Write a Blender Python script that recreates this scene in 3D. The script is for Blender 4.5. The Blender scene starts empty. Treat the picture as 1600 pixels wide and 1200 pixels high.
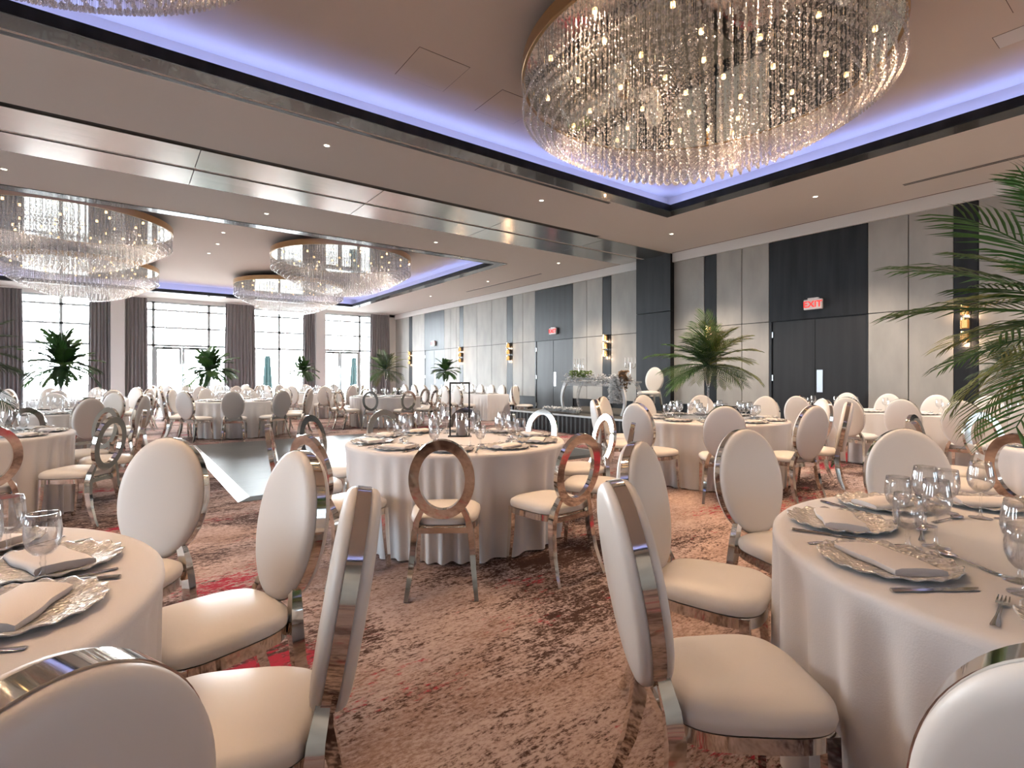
import bpy, math, random
from mathutils import Vector, Matrix
from math import sin, cos, pi, radians as R, sqrt, hypot, atan2

random.seed(7)
S = bpy.context.scene
COL = S.collection

# ------------------------------------------------------------------ camera, world, exposure
CAMH = 1.305
FWX, FWY = .595, .8037
FPX = 821.0
cam_d = bpy.data.cameras.new('camera')
cam_d.sensor_width = 36.0
cam_d.lens = FPX / 1600 * 36
cam_d.shift_y = -13 / 1600
cam_d.clip_start = .02
cam_d.clip_end = 300
cam = bpy.data.objects.new('camera', cam_d)
COL.objects.link(cam)
cam.location = (0, 0, CAMH)
cam.rotation_euler = (pi / 2, 0, -math.asin(FWX))
S.camera = cam

S.view_settings.view_transform = 'Standard'
S.view_settings.look = 'None'
S.view_settings.gamma = 1
S.view_settings.use_curve_mapping = False
S.view_settings.exposure = 0.5
cy = S.cycles
cy.use_denoising = True
cy.max_bounces = 8
cy.diffuse_bounces = 4
cy.glossy_bounces = 4
cy.transmission_bounces = 4
cy.transparent_max_bounces = 24
cy.caustics_reflective = False
cy.caustics_refractive = False
cy.sample_clamp_indirect = 4.0
cy.use_light_tree = True

wd = bpy.data.worlds.new('daylight')
S.world = wd
wd.use_nodes = True
bg = wd.node_tree.nodes['Background']
bg.inputs[0].default_value = (.86, .94, 1.0, 1)
bg.inputs[1].default_value = 56.0

CHAND_W = 78.0      # watts per bulb, near chandeliers
FAR_W = 110.0
DOWN_W = 110.0
COVE_W = 2.3       # per metre of cove strip
WARM = (1, .66, .40)
SOFT = (1, .82, .66)
BLUE = (.30, .40, 1.0)

def light(name, kind, loc, energy, color, parent=None, rot=None, **kw):
    d = bpy.data.lights.new(name, kind)
    d.energy = energy
    d.color = color
    for k, v in kw.items():
        setattr(d, k, v)
    o = bpy.data.objects.new(name, d)
    o.location = loc
    if rot: o.rotation_euler = rot
    if parent: o.parent = parent
    COL.objects.link(o)
    return o

# ------------------------------------------------------------------ materials
def mat(name, col, rough=.5, metal=0., bump=None, coat=0., spec=.5, sheen=0.):
    m = bpy.data.materials.new(name)
    m.use_nodes = True
    nt = m.node_tree
    p = nt.nodes['Principled BSDF']
    p.inputs['Base Color'].default_value = (*col, 1)
    p.inputs['Roughness'].default_value = rough
    p.inputs['Metallic'].default_value = metal
    p.inputs['Specular IOR Level'].default_value = spec
    p.inputs['Coat Weight'].default_value = coat
    p.inputs['Sheen Weight'].default_value = sheen
    if bump:
        scale, strength, kind = bump
        tc = nt.nodes.new('ShaderNodeTexCoord')
        mp = nt.nodes.new('ShaderNodeMapping')
        mp.inputs['Scale'].default_value = scale if isinstance(scale, tuple) else (scale,) * 3
        if kind == 'voronoi':
            t = nt.nodes.new('ShaderNodeTexVoronoi'); t.inputs['Scale'].default_value = 1; out = t.outputs['Distance']
        else:
            t = nt.nodes.new('ShaderNodeTexNoise'); t.inputs['Scale'].default_value = 1; t.inputs['Detail'].default_value = 4; out = t.outputs[0]
        b = nt.nodes.new('ShaderNodeBump')
        b.inputs['Strength'].default_value = strength
        b.inputs['Distance'].default_value = .01
        nt.links.new(tc.outputs['Object'], mp.inputs[0])
        nt.links.new(mp.outputs[0], t.inputs['Vector'])
        nt.links.new(out, b.inputs['Height'])
        nt.links.new(b.outputs[0], p.inputs['Normal'])
    return m

def grain(name, c1, c2, scale, rough=.45, metal=0., coat=0.):
    """two tones mixed by a stretched noise"""
    m = mat(name, c1, rough, metal, coat=coat)
    nt = m.node_tree
    p = nt.nodes['Principled BSDF']
    tc = nt.nodes.new('ShaderNodeTexCoord')
    mp = nt.nodes.new('ShaderNodeMapping'); mp.inputs['Scale'].default_value = scale
    n = nt.nodes.new('ShaderNodeTexNoise'); n.inputs['Scale'].default_value = 1; n.inputs['Detail'].default_value = 5
    r = nt.nodes.new('ShaderNodeValToRGB')
    r.color_ramp.elements[0].position = .35; r.color_ramp.elements[0].color = (*c1, 1)
    r.color_ramp.elements[1].position = .65; r.color_ramp.elements[1].color = (*c2, 1)
    L = nt.links.new
    L(tc.outputs['Object'], mp.inputs[0]); L(mp.outputs[0], n.inputs['Vector']); L(n.outputs[0], r.inputs[0]); L(r.outputs[0], p.inputs['Base Color'])
    return m

def emis(name, col, strength):
    m = bpy.data.materials.new(name)
    m.use_nodes = True
    nt = m.node_tree
    nt.nodes.clear()
    o = nt.nodes.new('ShaderNodeOutputMaterial')
    e = nt.nodes.new('ShaderNodeEmission')
    e.inputs[0].default_value = (*col, 1); e.inputs[1].default_value = strength
    nt.links.new(e.outputs[0], o.inputs[0])
    return m

def thin_glass(name, tint=(1, 1, 1), refl=.9, base=.04, diffuse=0.):
    """a thin clear sheet: see-through, with a Fresnel-weighted sheen"""
    m = bpy.data.materials.new(name)
    m.use_nodes = True
    nt = m.node_tree
    nt.nodes.clear()
    N = nt.nodes.new
    o = N('ShaderNodeOutputMaterial')
    t = N('ShaderNodeBsdfTransparent'); t.inputs[0].default_value = (*tint, 1)
    g = N('ShaderNodeBsdfGlossy'); g.inputs['Roughness'].default_value = .03; g.inputs[0].default_value = (1, 1, 1, 1)
    lw = N('ShaderNodeLayerWeight'); lw.inputs['Blend'].default_value = .42
    mr = N('ShaderNodeMapRange'); mr.inputs['To Min'].default_value = base; mr.inputs['To Max'].default_value = refl
    mx = N('ShaderNodeMixShader')
    L = nt.links.new
    L(lw.outputs['Facing'], mr.inputs['Value']); L(mr.outputs[0], mx.inputs[0])
    L(t.outputs[0], mx.inputs[1]); L(g.outputs[0], mx.inputs[2])
    last = mx
    if diffuse:
        d = N('ShaderNodeBsdfDiffuse'); d.inputs[0].default_value = (.9, .9, .9, 1)
        m2 = N('ShaderNodeMixShader'); m2.inputs[0].default_value = diffuse
        L(mx.outputs[0], m2.inputs[1]); L(d.outputs[0], m2.inputs[2]); last = m2
    L(last.outputs[0], o.inputs[0])
    return m

def carpet_material():
    m = mat('carpet', (.4, .3, .27), .95, spec=.1)
    nt = m.node_tree
    p = nt.nodes['Principled BSDF']
    N, L = nt.nodes.new, nt.links.new
    tc = N('ShaderNodeTexCoord')
    def noise(scale, detail, rough=.6, off=(0, 0, 0), rot=0.):
        mp = N('ShaderNodeMapping'); mp.inputs['Scale'].default_value = scale; mp.inputs['Location'].default_value = off
        mp.inputs['Rotation'].default_value = (0, 0, rot)
        n = N('ShaderNodeTexNoise'); n.inputs['Scale'].default_value = 1; n.inputs['Detail'].default_value = detail; n.inputs['Roughness'].default_value = rough
        L(tc.outputs['Object'], mp.inputs[0]); L(mp.outputs[0], n.inputs['Vector'])
        return n.outputs[0]
    def math_(op, a, b):
        n = N('ShaderNodeMath'); n.operation = op
        for i, v in enumerate((a, b)):
            if isinstance(v, (int, float)): n.inputs[i].default_value = v
            else: L(v, n.inputs[i])
        return n.outputs[0]
    def ramp(v, lo, hi):
        n = N('ShaderNodeMapRange'); n.interpolation_type = 'SMOOTHSTEP'
        n.inputs['From Min'].default_value = lo; n.inputs['From Max'].default_value = hi
        L(v, n.inputs['Value']); return n.outputs[0]
    def mix(f, a, b):
        n = N('ShaderNodeMix'); n.data_type = 'RGBA'
        L(f, n.inputs[0])
        for i, v in ((6, a), (7, b)):
            if isinstance(v, tuple): n.inputs[i].default_value = (*v, 1)
            else: L(v, n.inputs[i])
        return n.outputs[2]
    big = noise((.55, 1.1, 1), 3)
    fine = noise((9, 24, 1), 7, .76, rot=.12)
    grit = noise((34, 70, 1), 4, .75)
    dark = ramp(math_('ADD', math_('MULTIPLY', big, 1.0), math_('ADD', math_('MULTIPLY', fine, .75), math_('MULTIPLY', grit, .7))), 1.19, 1.34)
    big2 = noise((.8, 1.5, 1), 2, off=(5.2, 1.3, 0))
    red = ramp(math_('ADD', big2, math_('MULTIPLY', noise((12, 30, 1), 6, .75, off=(3, 7, 0)), .85)), 1.03, 1.14)
    tone = noise((.35, .5, 1), 2, off=(9, 4, 0))
    base = mix(ramp(tone, .4, .62), (.58, .43, .375), (.45, .37, .365))
    veil = ramp(math_('ADD', math_('MULTIPLY', noise((1.3, 2.6, 1), 4, .65, off=(2, 8, 0)), 1.0), math_('MULTIPLY', grit, .7)), .72, 1.08)
    c = mix(math_('MULTIPLY', veil, .75), base, (.235, .14, .105))
    mott = ramp(math_('ADD', fine, grit), .88, 1.14)
    c = mix(math_('MULTIPLY', mott, .45), c, (.17, .10, .08))
    c = mix(dark, c, (.060, .034, .029))
    c = mix(red, c, (.36, .03, .055))
    L(c, p.inputs['Base Color'])
    b = N('ShaderNodeBump'); b.inputs['Strength'].default_value = .4; b.inputs['Distance'].default_value = .006
    L(grit, b.inputs['Height']); L(b.outputs[0], p.inputs['Normal'])
    return m

M = {}
M['carpet'] = carpet_material()
M['dance'] = grain('dance_floor_wood', (.055, .062, .068), (.085, .095, .10), (2, 30, 1), .42)
M['alu'] = mat('aluminium', (.78, .80, .81), .3, 1)
M['vinyl'] = mat('white_vinyl', (.80, .755, .70), .42, bump=(60, .04, 'noise'))
M['chrome'] = mat('polished_steel', (.86, .82, .76), .06, 1)
M['cloth'] = mat('white_linen', (.80, .775, .765), .8, bump=((220, 220, 220), .12, 'noise'), sheen=.15)
M['napkin'] = mat('napkin_linen', (.84, .79, .76), .8, bump=(300, .1, 'noise'))
M['charger'] = mat('silver_glass', (.78, .75, .71), .26, .5, bump=(90, .7, 'voronoi'))
M['glass'] = thin_glass('clear_glass', (1, 1, 1), refl=.85, base=.045)
M['dim_glass'] = thin_glass('light_dimming_glass', (.22, .24, .26), .5, .02)  # tint sets how much light the added back windows pass
M['dim_glass_pale'] = thin_glass('pale_dimming_glass', (.50, .52, .54), .5, .02)  # paler tint, lets more light through the added left windows
M['window_glass'] = thin_glass('window_glass', refl=.5, base=.02)
M['acrylic'] = thin_glass('clear_acrylic', (.94, .96, .97), .8, .1, .08)
M['crystal'] = thin_glass('crystal', (1, .98, .96), .9, .12, .25)
M['cutlery'] = mat('cutlery_steel', (.72, .70, .67), .12, 1)
M['gold'] = mat('gilt', (.75, .5, .22), .22, 1)
M['bronze'] = mat('bronze_drum', (.42, .27, .14), .3, .9)
M['mirror'] = mat('mirror_plate', (.60, .60, .57), .03, 1)
M['black'] = mat('black_paint', (.012, .012, .013), .4)
M['darkwood'] = grain('dark_stained_wood', (.005, .006, .008), (.015, .018, .022), (6, 6, .7), .5)
M['darkwood'].node_tree.nodes['Principled BSDF'].inputs['Specular IOR Level'].default_value = .3
M['door'] = grain('dark_door_veneer', (.006, .006, .007), (.013, .013, .014), (8, 8, .6), .5)
M['frame'] = grain('dark_frame_wood', (.035, .038, .038), (.06, .063, .06), (3, 3, 3), .22, coat=.35)
M['grey'] = grain('grey_fabric_panel', (.33, .32, .295), (.40, .385, .355), (3, 3, 1.2), .7)
M['white'] = mat('white_paint', (.80, .79, .77), .6)
M['ceiling'] = mat('ceiling_paint', (.74, .695, .65), .75)
M['recess'] = mat('recess_ceiling_paint', (.72, .64, .57), .7)
M['steel'] = grain('brushed_steel', (.50, .49, .45), (.60, .59, .55), (1, 40, 1), .2, .95)
M['curtain'] = mat('grey_curtain', (.215, .20, .205), .85, sheen=.2)
M['winframe'] = mat('window_frame', (.55, .60, .61), .4, .2)
M['red'] = emis('exit_red', (1, .07, .06), 1.1)
M['signface'] = mat('sign_face', (.62, .58, .58), .4)
M['lamp'] = emis('lamp_glow', (1, .86, .66), 9)
M['bulb'] = emis('bulb_glow', (1, .62, .26), 5)
M['sconceglow'] = emis('sconce_glow', (1, .56, .2), 1.3)
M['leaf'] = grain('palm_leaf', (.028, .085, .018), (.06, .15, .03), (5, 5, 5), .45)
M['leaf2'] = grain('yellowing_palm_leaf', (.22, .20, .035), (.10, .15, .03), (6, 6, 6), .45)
M['leaf3'] = grain('dark_palm_leaf', (.014, .042, .014), (.03, .07, .02), (6, 6, 6), .45)  # darkest of the palm greens
M['wax'] = mat('candle_wax', (.85, .70, .62), .5)
M['petal'] = mat('white_petal', (.86, .86, .85), .6)
M['dried'] = mat('dried_flower', (.42, .27, .15), .8)
M['green'] = mat('green_leaf', (.16, .24, .05), .5)
M['stagetop'] = mat('stage_carpet', (.055, .05, .04), .9)
M['skirt'] = mat('black_skirt', (.010, .010, .011), .7)
M['terrace'] = mat('terrace_paving', (.38, .38, .37), .8)
M['teal'] = mat('teal_canvas', (.0025, .0075, .0075), .8, spec=.1)
M['pipe'] = mat('dark_piping', (.10, .06, .045), .6)

# ------------------------------------------------------------------ mesh builder
class MB:
    def __init__(self):
        self.v, self.f = [], []
    def add(self, vs, fs):
        n = len(self.v)
        self.v += [tuple(x) for x in vs]
        self.f += [tuple(i + n for i in q) for q in fs]
        return self
    def box(self, x0, x1, y0, y1, z0, z1):
        vs = [(x, y, z) for z in (z0, z1) for y in (y0, y1) for x in (x0, x1)]
        return self.add(vs, [(0, 2, 3, 1), (4, 5, 7, 6), (0, 1, 5, 4), (2, 6, 7, 3), (0, 4, 6, 2), (1, 3, 7, 5)])
    def bbox(self, x0, x1, y0, y1, z0, z1, b=.005):
        """box with chamfered edges all round"""
        xs = ((x0, x0 + b, x1 - b, x1), (y0, y0 + b, y1 - b, y1), (z0, z0 + b, z1 - b, z1))
        import itertools
        idx, vs, fs = {}, [], []
        def P(a, b_, c):
            k = (a, b_, c)
            if k not in idx:
                idx[k] = len(vs); vs.append((xs[0][a], xs[1][b_], xs[2][c]))
            return idx[k]
        for ax in range(3):
            o = [i for i in range(3) if i != ax]
            for side in (0, 3):
                q = []
                for u, w in ((1, 1), (2, 1), (2, 2), (1, 2)):
                    k = [0, 0, 0]; k[ax] = side; k[o[0]] = u; k[o[1]] = w; q.append(P(*k))
                fs.append(tuple(q))
        for ax in range(3):
            o = [i for i in range(3) if i != ax]
            for s in (0, 3):
                for t in (0, 3):
                    q = []
                    for e in (1, 2):
                        k = [0, 0, 0]; k[ax] = e; k[o[0]] = s; k[o[1]] = 1 if t == 0 else 2; q.append(P(*k))
                    for e in (2, 1):
                        k = [0, 0, 0]; k[ax] = e; k[o[0]] = 1 if s == 0 else 2; k[o[1]] = t; q.append(P(*k))
                    fs.append(tuple(q))
        for s in itertools.product((0, 3), repeat=3):
            q = []
            for ax in range(3):
                k = [1 if c == 0 else 2 for c in s]; k[ax] = s[ax]; q.append(P(*k))
            fs.append(tuple(q))
        return self.add(vs, fs)
    def rings(self, rings, cap0=True, cap1=True, closed=True):
        """loft equal-length rings of points"""
        n = len(rings[0]); vs = [p for r in rings for p in r]; fs = []
        for i in range(len(rings) - 1):
            for j in range(n if closed else n - 1):
                k = (j + 1) % n
                fs.append((i * n + j, i * n + k, (i + 1) * n + k, (i + 1) * n + j))
        if cap0: fs.append(tuple(reversed(range(n))))
        if cap1: fs.append(tuple(range((len(rings) - 1) * n, len(rings) * n)))
        return self.add(vs, fs)
    def lathe(self, prof, seg=24, c=(0, 0), cap0=False, cap1=False):
        return self.rings([[(c[0] + r * cos(2 * pi * j / seg), c[1] + r * sin(2 * pi * j / seg), z) for j in range(seg)] for r, z in prof], cap0, cap1)
    def tube(self, pts, rad, seg=6, caps=True):
        pts = [Vector(p) for p in pts]
        rads = rad if isinstance(rad, (list, tuple)) else [rad] * len(pts)
        rs = []
        for i, p in enumerate(pts):
            t = (pts[min(i + 1, len(pts) - 1)] - pts[max(i - 1, 0)]).normalized()
            a = Vector((0, 0, 1)) if abs(t.z) < .9 else Vector((1, 0, 0))
            u = t.cross(a).normalized(); w = t.cross(u)
            rs.append([p + (u * cos(2 * pi * j / seg) + w * sin(2 * pi * j / seg)) * rads[i] for j in range(seg)])
        return self.rings(rs, caps, caps)
    def bar(self, pts, sizes, side=(1, 0, 0)):
        """rectangular section swept along pts; sizes = (across side, across the other way)"""
        pts = [Vector(p) for p in pts]; rs = []
        for i, p in enumerate(pts):
            t = (pts[min(i + 1, len(pts) - 1)] - pts[max(i - 1, 0)]).normalized()
            u = Vector(side); u = (u - t * u.dot(t)).normalized(); w = t.cross(u)
            a, b = sizes[i] if isinstance(sizes, list) else sizes
            rs.append([p + u * (sx * a / 2) + w * (sy * b / 2) for sx, sy in ((-1, -1), (1, -1), (1, 1), (-1, 1))])
        return self.rings(rs)
    def ball(self, c, r, n=6, m=4, sz=1.):
        vs = [(c[0], c[1], c[2] - r * sz)]
        for i in range(1, m):
            a = -pi / 2 + pi * i / m
            vs += [(c[0] + r * cos(a) * cos(2 * pi * j / n), c[1] + r * cos(a) * sin(2 * pi * j / n), c[2] + r * sz * sin(a)) for j in range(n)]
        vs.append((c[0], c[1], c[2] + r * sz)); e = len(vs) - 1
        fs = [(0, 1 + (j + 1) % n, 1 + j) for j in range(n)]
        for i in range(m - 2):
            for j in range(n):
                a = 1 + i * n; k = (j + 1) % n
                fs.append((a + j, a + k, a + n + k, a + n + j))
        a = 1 + (m - 2) * n
        fs += [(a + j, a + (j + 1) % n, e) for j in range(n)]
        return self.add(vs, fs)
    def xf(self, mtx):
        self.v = [tuple(mtx @ Vector(p)) for p in self.v]
        return self
    def mesh(self, name, m, angle=38, smooth=True):
        me = bpy.data.meshes.new(name)
        me.from_pydata(self.v, [], self.f)
        me.materials.append(M[m])
        if smooth:
            me.shade_smooth()
            if angle < 180: me.set_sharp_from_angle(angle=R(angle))
        me.update()
        return me

def ob(name, me, parent=None, loc=(0, 0, 0), rz=0., scale=None):
    o = bpy.data.objects.new(name, me)
    o.location = loc
    o.rotation_euler = (0, 0, rz)
    if scale: o.scale = (scale,) * 3
    if parent: o.parent = parent
    COL.objects.link(o)
    return o
def tag(o, label, cat, group=None, kind=None):
    if label: o['label'] = label
    if cat: o['category'] = cat
    if group: o['group'] = group
    if kind: o['kind'] = kind
    return o
def thing(name, label, cat, loc=(0, 0, 0), rz=0., group=None, scale=None):
    return tag(ob(name, None, None, loc, rz, scale), label, cat, group)
def spawn(proto, name, label, cat, loc, rz=0., group=None, scale=None):
    """a new thing whose parts share the prototype's meshes"""
    r = thing(name, label, cat, loc, rz, group, scale)
    for pn, me in proto:
        ob(pn, me, r)
    return r
def struct(name, me, parent=None, loc=(0, 0, 0)):
    o = ob(name, me, parent, loc)
    if parent is None: o['kind'] = 'structure'
    return o

ORD = 'first second third fourth fifth sixth seventh eighth ninth tenth eleventh twelfth thirteenth fourteenth fifteenth sixteenth seventeenth eighteenth nineteenth twentieth'.split()
def project(x, y, z=0.):
    d = x * FWX + y * FWY
    l = x * FWY - y * FWX
    d = d if abs(d) > .05 else .05
    return 800 + FPX * l / d, 587 - FPX * (z - CAMH) / d, d

# ------------------------------------------------------------------ setting: floor, ceilings, walls
XW, YW, ZC, ZR = 11.0, 24.6, 4.33, 4.68
XL, YB = -7.5, -6.0

def plane_box(name, dims, m, parent=None):
    return struct(name, MB().box(*dims).mesh(name, m, smooth=False), parent)

plane_box('floor', (XL, XW, YB, YW, -.1, 0), 'carpet')

# main ceiling slab with two recessed coffers
cof = [(-4.1, 8.08, -4.9, 6.03), (-4.1, 8.08, 11.73, 22.7)]
FR = .26
ceil = struct('ceiling', None)
def cpiece(x0, x1, y0, y1):
    ob('ceiling_panel', MB().box(x0, x1, y0, y1, ZC, ZC + .07).mesh('ceiling_panel', 'ceiling', smooth=False), ceil)
cpiece(XL, cof[0][0] - FR, YB, YW)
cpiece(cof[0][1] + FR, XW, YB, YW)
cpiece(cof[0][0] - FR, cof[0][1] + FR, YB, cof[0][2] - FR)
cpiece(cof[0][0] - FR, cof[0][1] + FR, cof[0][3] + FR, 8.02)
cpiece(cof[0][0] - FR, cof[0][1] + FR, 9.72, cof[1][2] - FR)
cpiece(cof[0][0] - FR, cof[0][1] + FR, cof[1][3] + FR, YW)
cpiece(XL, cof[0][0] - FR, 8.02, 9.72) if False else None
ob('roof_deck', MB().box(XL - .3, XW + .3, YB - .3, YW + .3, ZR + .25, ZR + .4).mesh('roof_deck', 'white', smooth=False), ceil)
n_trim = 0
for ci, (x0, x1, y0, y1) in enumerate(cof):
    ob('recess_ceiling', MB().box(x0 - FR, x1 + FR, y0 - FR, y1 + FR, ZR, ZR + .05).mesh('recess_ceiling', 'recess', smooth=False), ceil)
    w = MB()
    for a in ((x0 - FR - .05, x0 - FR, y0 - FR - .05, y1 + FR + .05), (x1 + FR, x1 + FR + .05, y0 - FR - .05, y1 + FR + .05)):
        w.box(*a, ZC + .05, ZR + .05)
    for a in ((x0 - FR, x1 + FR, y0 - FR - .05, y0 - FR), (x0 - FR, x1 + FR, y1 + FR, y1 + FR + .05)):
        w.box(*a, ZC + .05, ZR + .05)
    ob('cove_wall', w.mesh('cove_wall', 'recess', smooth=False), ceil)
    # dark wooden frame: flat soffit strip and an upstanding lip
    n_trim += 1
    fr = struct('trim_%d' % n_trim, None)
    t = .02
    for nm, a in (('frame_board', (x0 - FR, x0, y0 - FR, y1 + FR)), ('frame_board', (x1, x1 + FR, y0 - FR, y1 + FR)), ('frame_board', (x0, x1, y0 - FR, y0)), ('frame_board', (x0, x1, y1, y1 + FR))):
        ob(nm, MB().box(*a, ZC - .012, ZC + .03).mesh(nm, 'frame', smooth=False), fr)
    for a in ((x0, x0 + t, y0, y1), (x1 - t, x1, y0, y1), (x0, x1, y0, y0 + t), (x0, x1, y1 - t, y1)):
        ob('frame_lip', MB().box(*a, ZC - .012, ZC + .105).mesh('frame_lip', 'darkwood', smooth=False), fr)
    zl = ZC + .06
    LX, LY = x1 - x0, y1 - y0
    wdt = .05
    k = COVE_W if ci == 0 else COVE_W * .9
    light('cove_strip_lamp', 'AREA', ((x0 + x1) / 2, y1 + .12, zl), k * LX, BLUE, rot=(pi, 0, 0), shape='RECTANGLE', size=LX, size_y=wdt)
    light('cove_strip_lamp', 'AREA', ((x0 + x1) / 2, y0 - .12, zl), k * LX, BLUE, rot=(pi, 0, 0), shape='RECTANGLE', size=LX, size_y=wdt)
    light('cove_strip_lamp', 'AREA', (x1 + .12, (y0 + y1) / 2, zl), k * LY, BLUE, rot=(pi, 0, 0), shape='RECTANGLE', size=wdt, size_y=LY)
    light('cove_strip_lamp', 'AREA', (x0 - .12, (y0 + y1) / 2, zl), k * LY, BLUE, rot=(pi, 0, 0), shape='RECTANGLE', size=wdt, size_y=LY)

for x, y, w_, m in ((2.75, 5.2, .3, 'recess'), (3.9, 5.35, .3, 'recess'), (6.35, .85, .3, 'recess'), (7.12, 1.22, .14, 'white')):
    ob('access_panel_joint', MB().box(x - w_ - .006, x + w_ + .006, y - w_ - .006, y + w_ + .006, ZR - .001, ZR + .001).mesh('access_panel_joint', 'pipe', smooth=False), ceil)
    ob('access_panel', MB().box(x - w_, x + w_, y - w_, y + w_, ZR - .004, ZR + .001).mesh('access_panel', m, smooth=False), ceil)

# partition track: two rows of brushed steel plates flush with the ceiling
tr = struct('trim_3', None)
ob('track_back', MB().box(XL, XW, 8.02, 9.72, ZC + .015, ZC + .05).mesh('track_back', 'black', smooth=False), tr)
jo = [-6.9, -4.32, -1.74, .836, 3.41, 5.99, 8.57, 10.9]
for i in range(len(jo) - 1):
    for y0, y1 in ((8.12, 8.88), (8.98, 9.7)):
        ob('steel_plate', MB().box(jo[i] + .006, jo[i + 1] - .006, y0, y1, ZC - .012, ZC + .014).mesh('steel_plate', 'steel', smooth=False), tr)
ob('track_rail', MB().box(XL, 10.9, 8.905, 8.955, ZC - .004, ZC + .014).mesh('track_rail', 'ceiling', smooth=False), tr)

# right-hand wall with panels, dark bays and doors
wr = struct('wall_right', MB().box(XW, XW + .2, YB, YW + .3, 0, ZR + .3).mesh('wall_right', 'darkwood', smooth=False))
ZB, ZS, ZT = .62, 2.44, 4.11
def wpanel(y0, y1, m, x=XW - .03, z0=None, name=None):
    g = .007
    if m == 'grey':
        for a, b in ((ZB, ZS - g), (ZS + g, ZT)):
            ob('grey_panel', MB().bbox(x, XW, y0 + g, y1 - g, a, b, .004).mesh('grey_panel', 'grey', smooth=False), wr)
    else:
        for a, b in ((0 if z0 is None else z0, ZS - .004), (ZS + .004, ZT)):
            if b > a: ob('dark_panel', MB().bbox(x, XW, y0 + .003, y1 - .003, a, b, .004).mesh('dark_panel', 'darkwood', smooth=False), wr)
Ys = [24.6, 23.08, 22.73, 21.49, 19.66, 19.12, 18.65, 18.4, 18.1, 17.1, 16.09, 15.13, 14.78, 14.2, 13.54, 11.72, 11.12, 10.49, 10.16, 9.18]
Ms = 'g d g D g g g d g g g d g g D g g d g'.split()
Ys2 = [8.08, 7.23, 6.92, 6.30, 5.69, 3.86, 3.24, 2.62, 2.31, 1.6, .9, .2, -.2, -1.1, -2.0, -2.9, -3.3, -4.5, -5.98]
Ms2 = 'g d g g D g g d g g g d g g g d g g'.split()
doors, strips = [], []
for ys, ms in ((Ys, Ms), (Ys2, Ms2)):
    for i, k in enumerate(ms):
        b, a = ys[i], ys[i + 1]
        if k == 'g': wpanel(a, b, 'grey')
        elif k == 'd': wpanel(a, b, 'dark'); strips.append((a + b) / 2)
        else:
            ob('dark_panel', MB().bbox(XW - .03, XW, a, b, ZS, ZT, .004).mesh('dark_panel', 'darkwood', smooth=False), wr)
            doors.append((a, b))
# the partition pocket between the two zones, proud of the wall
pk = MB().bbox(XW - .16, XW, 8.08, 9.16, 0, 2.9, .004).mesh('pocket_panel', 'darkwood', smooth=False)
ob('pocket_panel', pk, wr)
ob('pocket_panel', MB().bbox(XW - .16, XW, 8.08, 9.16, 2.91, ZC - .01, .004).mesh('pocket_panel', 'darkwood', smooth=False), wr)
for a, b in ((YB, 8.08), (9.16, YW)):
    ob('bulkhead', MB().box(XW - .09, XW, a, b, ZT, ZC).mesh('bulkhead', 'white', smooth=False), wr)
    ob('shadow_gap', MB().box(XW - .14, XW - .12, a + .02, b - .02, ZC - .004, ZC + .001).mesh('shadow_gap', 'pipe', smooth=False), wr)
for i, (a, b) in enumerate(doors):
    d = struct('door_%d' % (i + 1), None)
    mid = (a + b) / 2
    g = .05
    ob('door_frame', MB().box(XW - .03, XW - .001, b - g, b, 0, ZS - .01).box(XW - .03, XW - .001, a, a + g * .5, 0, ZS - .01).mesh('door_frame', 'black', smooth=False), d)
    for y0, y1 in ((a + .03, mid - .004), (mid + .004, b - g - .03)):
        lf = ob('door_leaf', MB().bbox(XW - .018, XW - .002, y0, y1, .01, ZS - .02, .003).mesh('door_leaf', 'door' if i == 1 or True else 'door', smooth=False), d)
    ob('push_plate', MB().bbox(XW - .028, XW - .018, mid - .14, mid - .03, .98, 1.42, .002).mesh('push_plate', 'alu', smooth=False), d)
    for hz in (.3, 1.2, 2.1):
        ob('hinge', MB().bbox(XW - .036, XW - .018, b - .085, b - .06, hz, hz + .12, .002).mesh('hinge', 'alu', smooth=False), d)

# rear and left walls
wb = struct('wall_back', None)
BW_ADDED = [(3.2, 5.0), (7.0, 9.6)]  # windows added in the unseen back wall to light near furniture
BZ0, BZ1 = .6, 2.7
ed = [XL] + [v for w in BW_ADDED for v in w] + [XW]
for i in range(0, len(ed), 2):
    ob('wall_section', MB().box(ed[i], ed[i + 1], YB - .2, YB, 0, ZR + .3).mesh('wall_section', 'grey', smooth=False), wb)
for i, (a, b) in enumerate(BW_ADDED):
    ob('wall_section', MB().box(a, b, YB - .2, YB, 0, BZ0).mesh('wall_section', 'grey', smooth=False), wb)
    ob('wall_section', MB().box(a, b, YB - .2, YB, BZ1, ZR + .3).mesh('wall_section', 'grey', smooth=False), wb)
    w = struct('window_%d' % (i + 9), None)
    ob('window_frame', MB().box(a, a + .05, YB - .14, YB - .08, BZ0, BZ1).box(b - .05, b, YB - .14, YB - .08, BZ0, BZ1).box(a, b, YB - .14, YB - .08, BZ0, BZ0 + .05).box(a, b, YB - .14, YB - .08, BZ1 - .05, BZ1).mesh('window_frame', 'winframe', smooth=False), w)
    ob('glass_pane', MB().box(a + .04, b - .04, YB - .112, YB - .108, BZ0 + .04, BZ1 - .04).mesh('glass_pane', 'dim_glass', smooth=False), w)
    pl = light('daylight_portal', 'AREA', ((a + b) / 2, YB - .02, (BZ0 + BZ1) / 2), 1, (1, 1, 1), rot=(pi / 2, 0, 0), shape='RECTANGLE', size=b - a, size_y=BZ1 - BZ0)
    pl.data.cycles.is_portal = True
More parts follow.
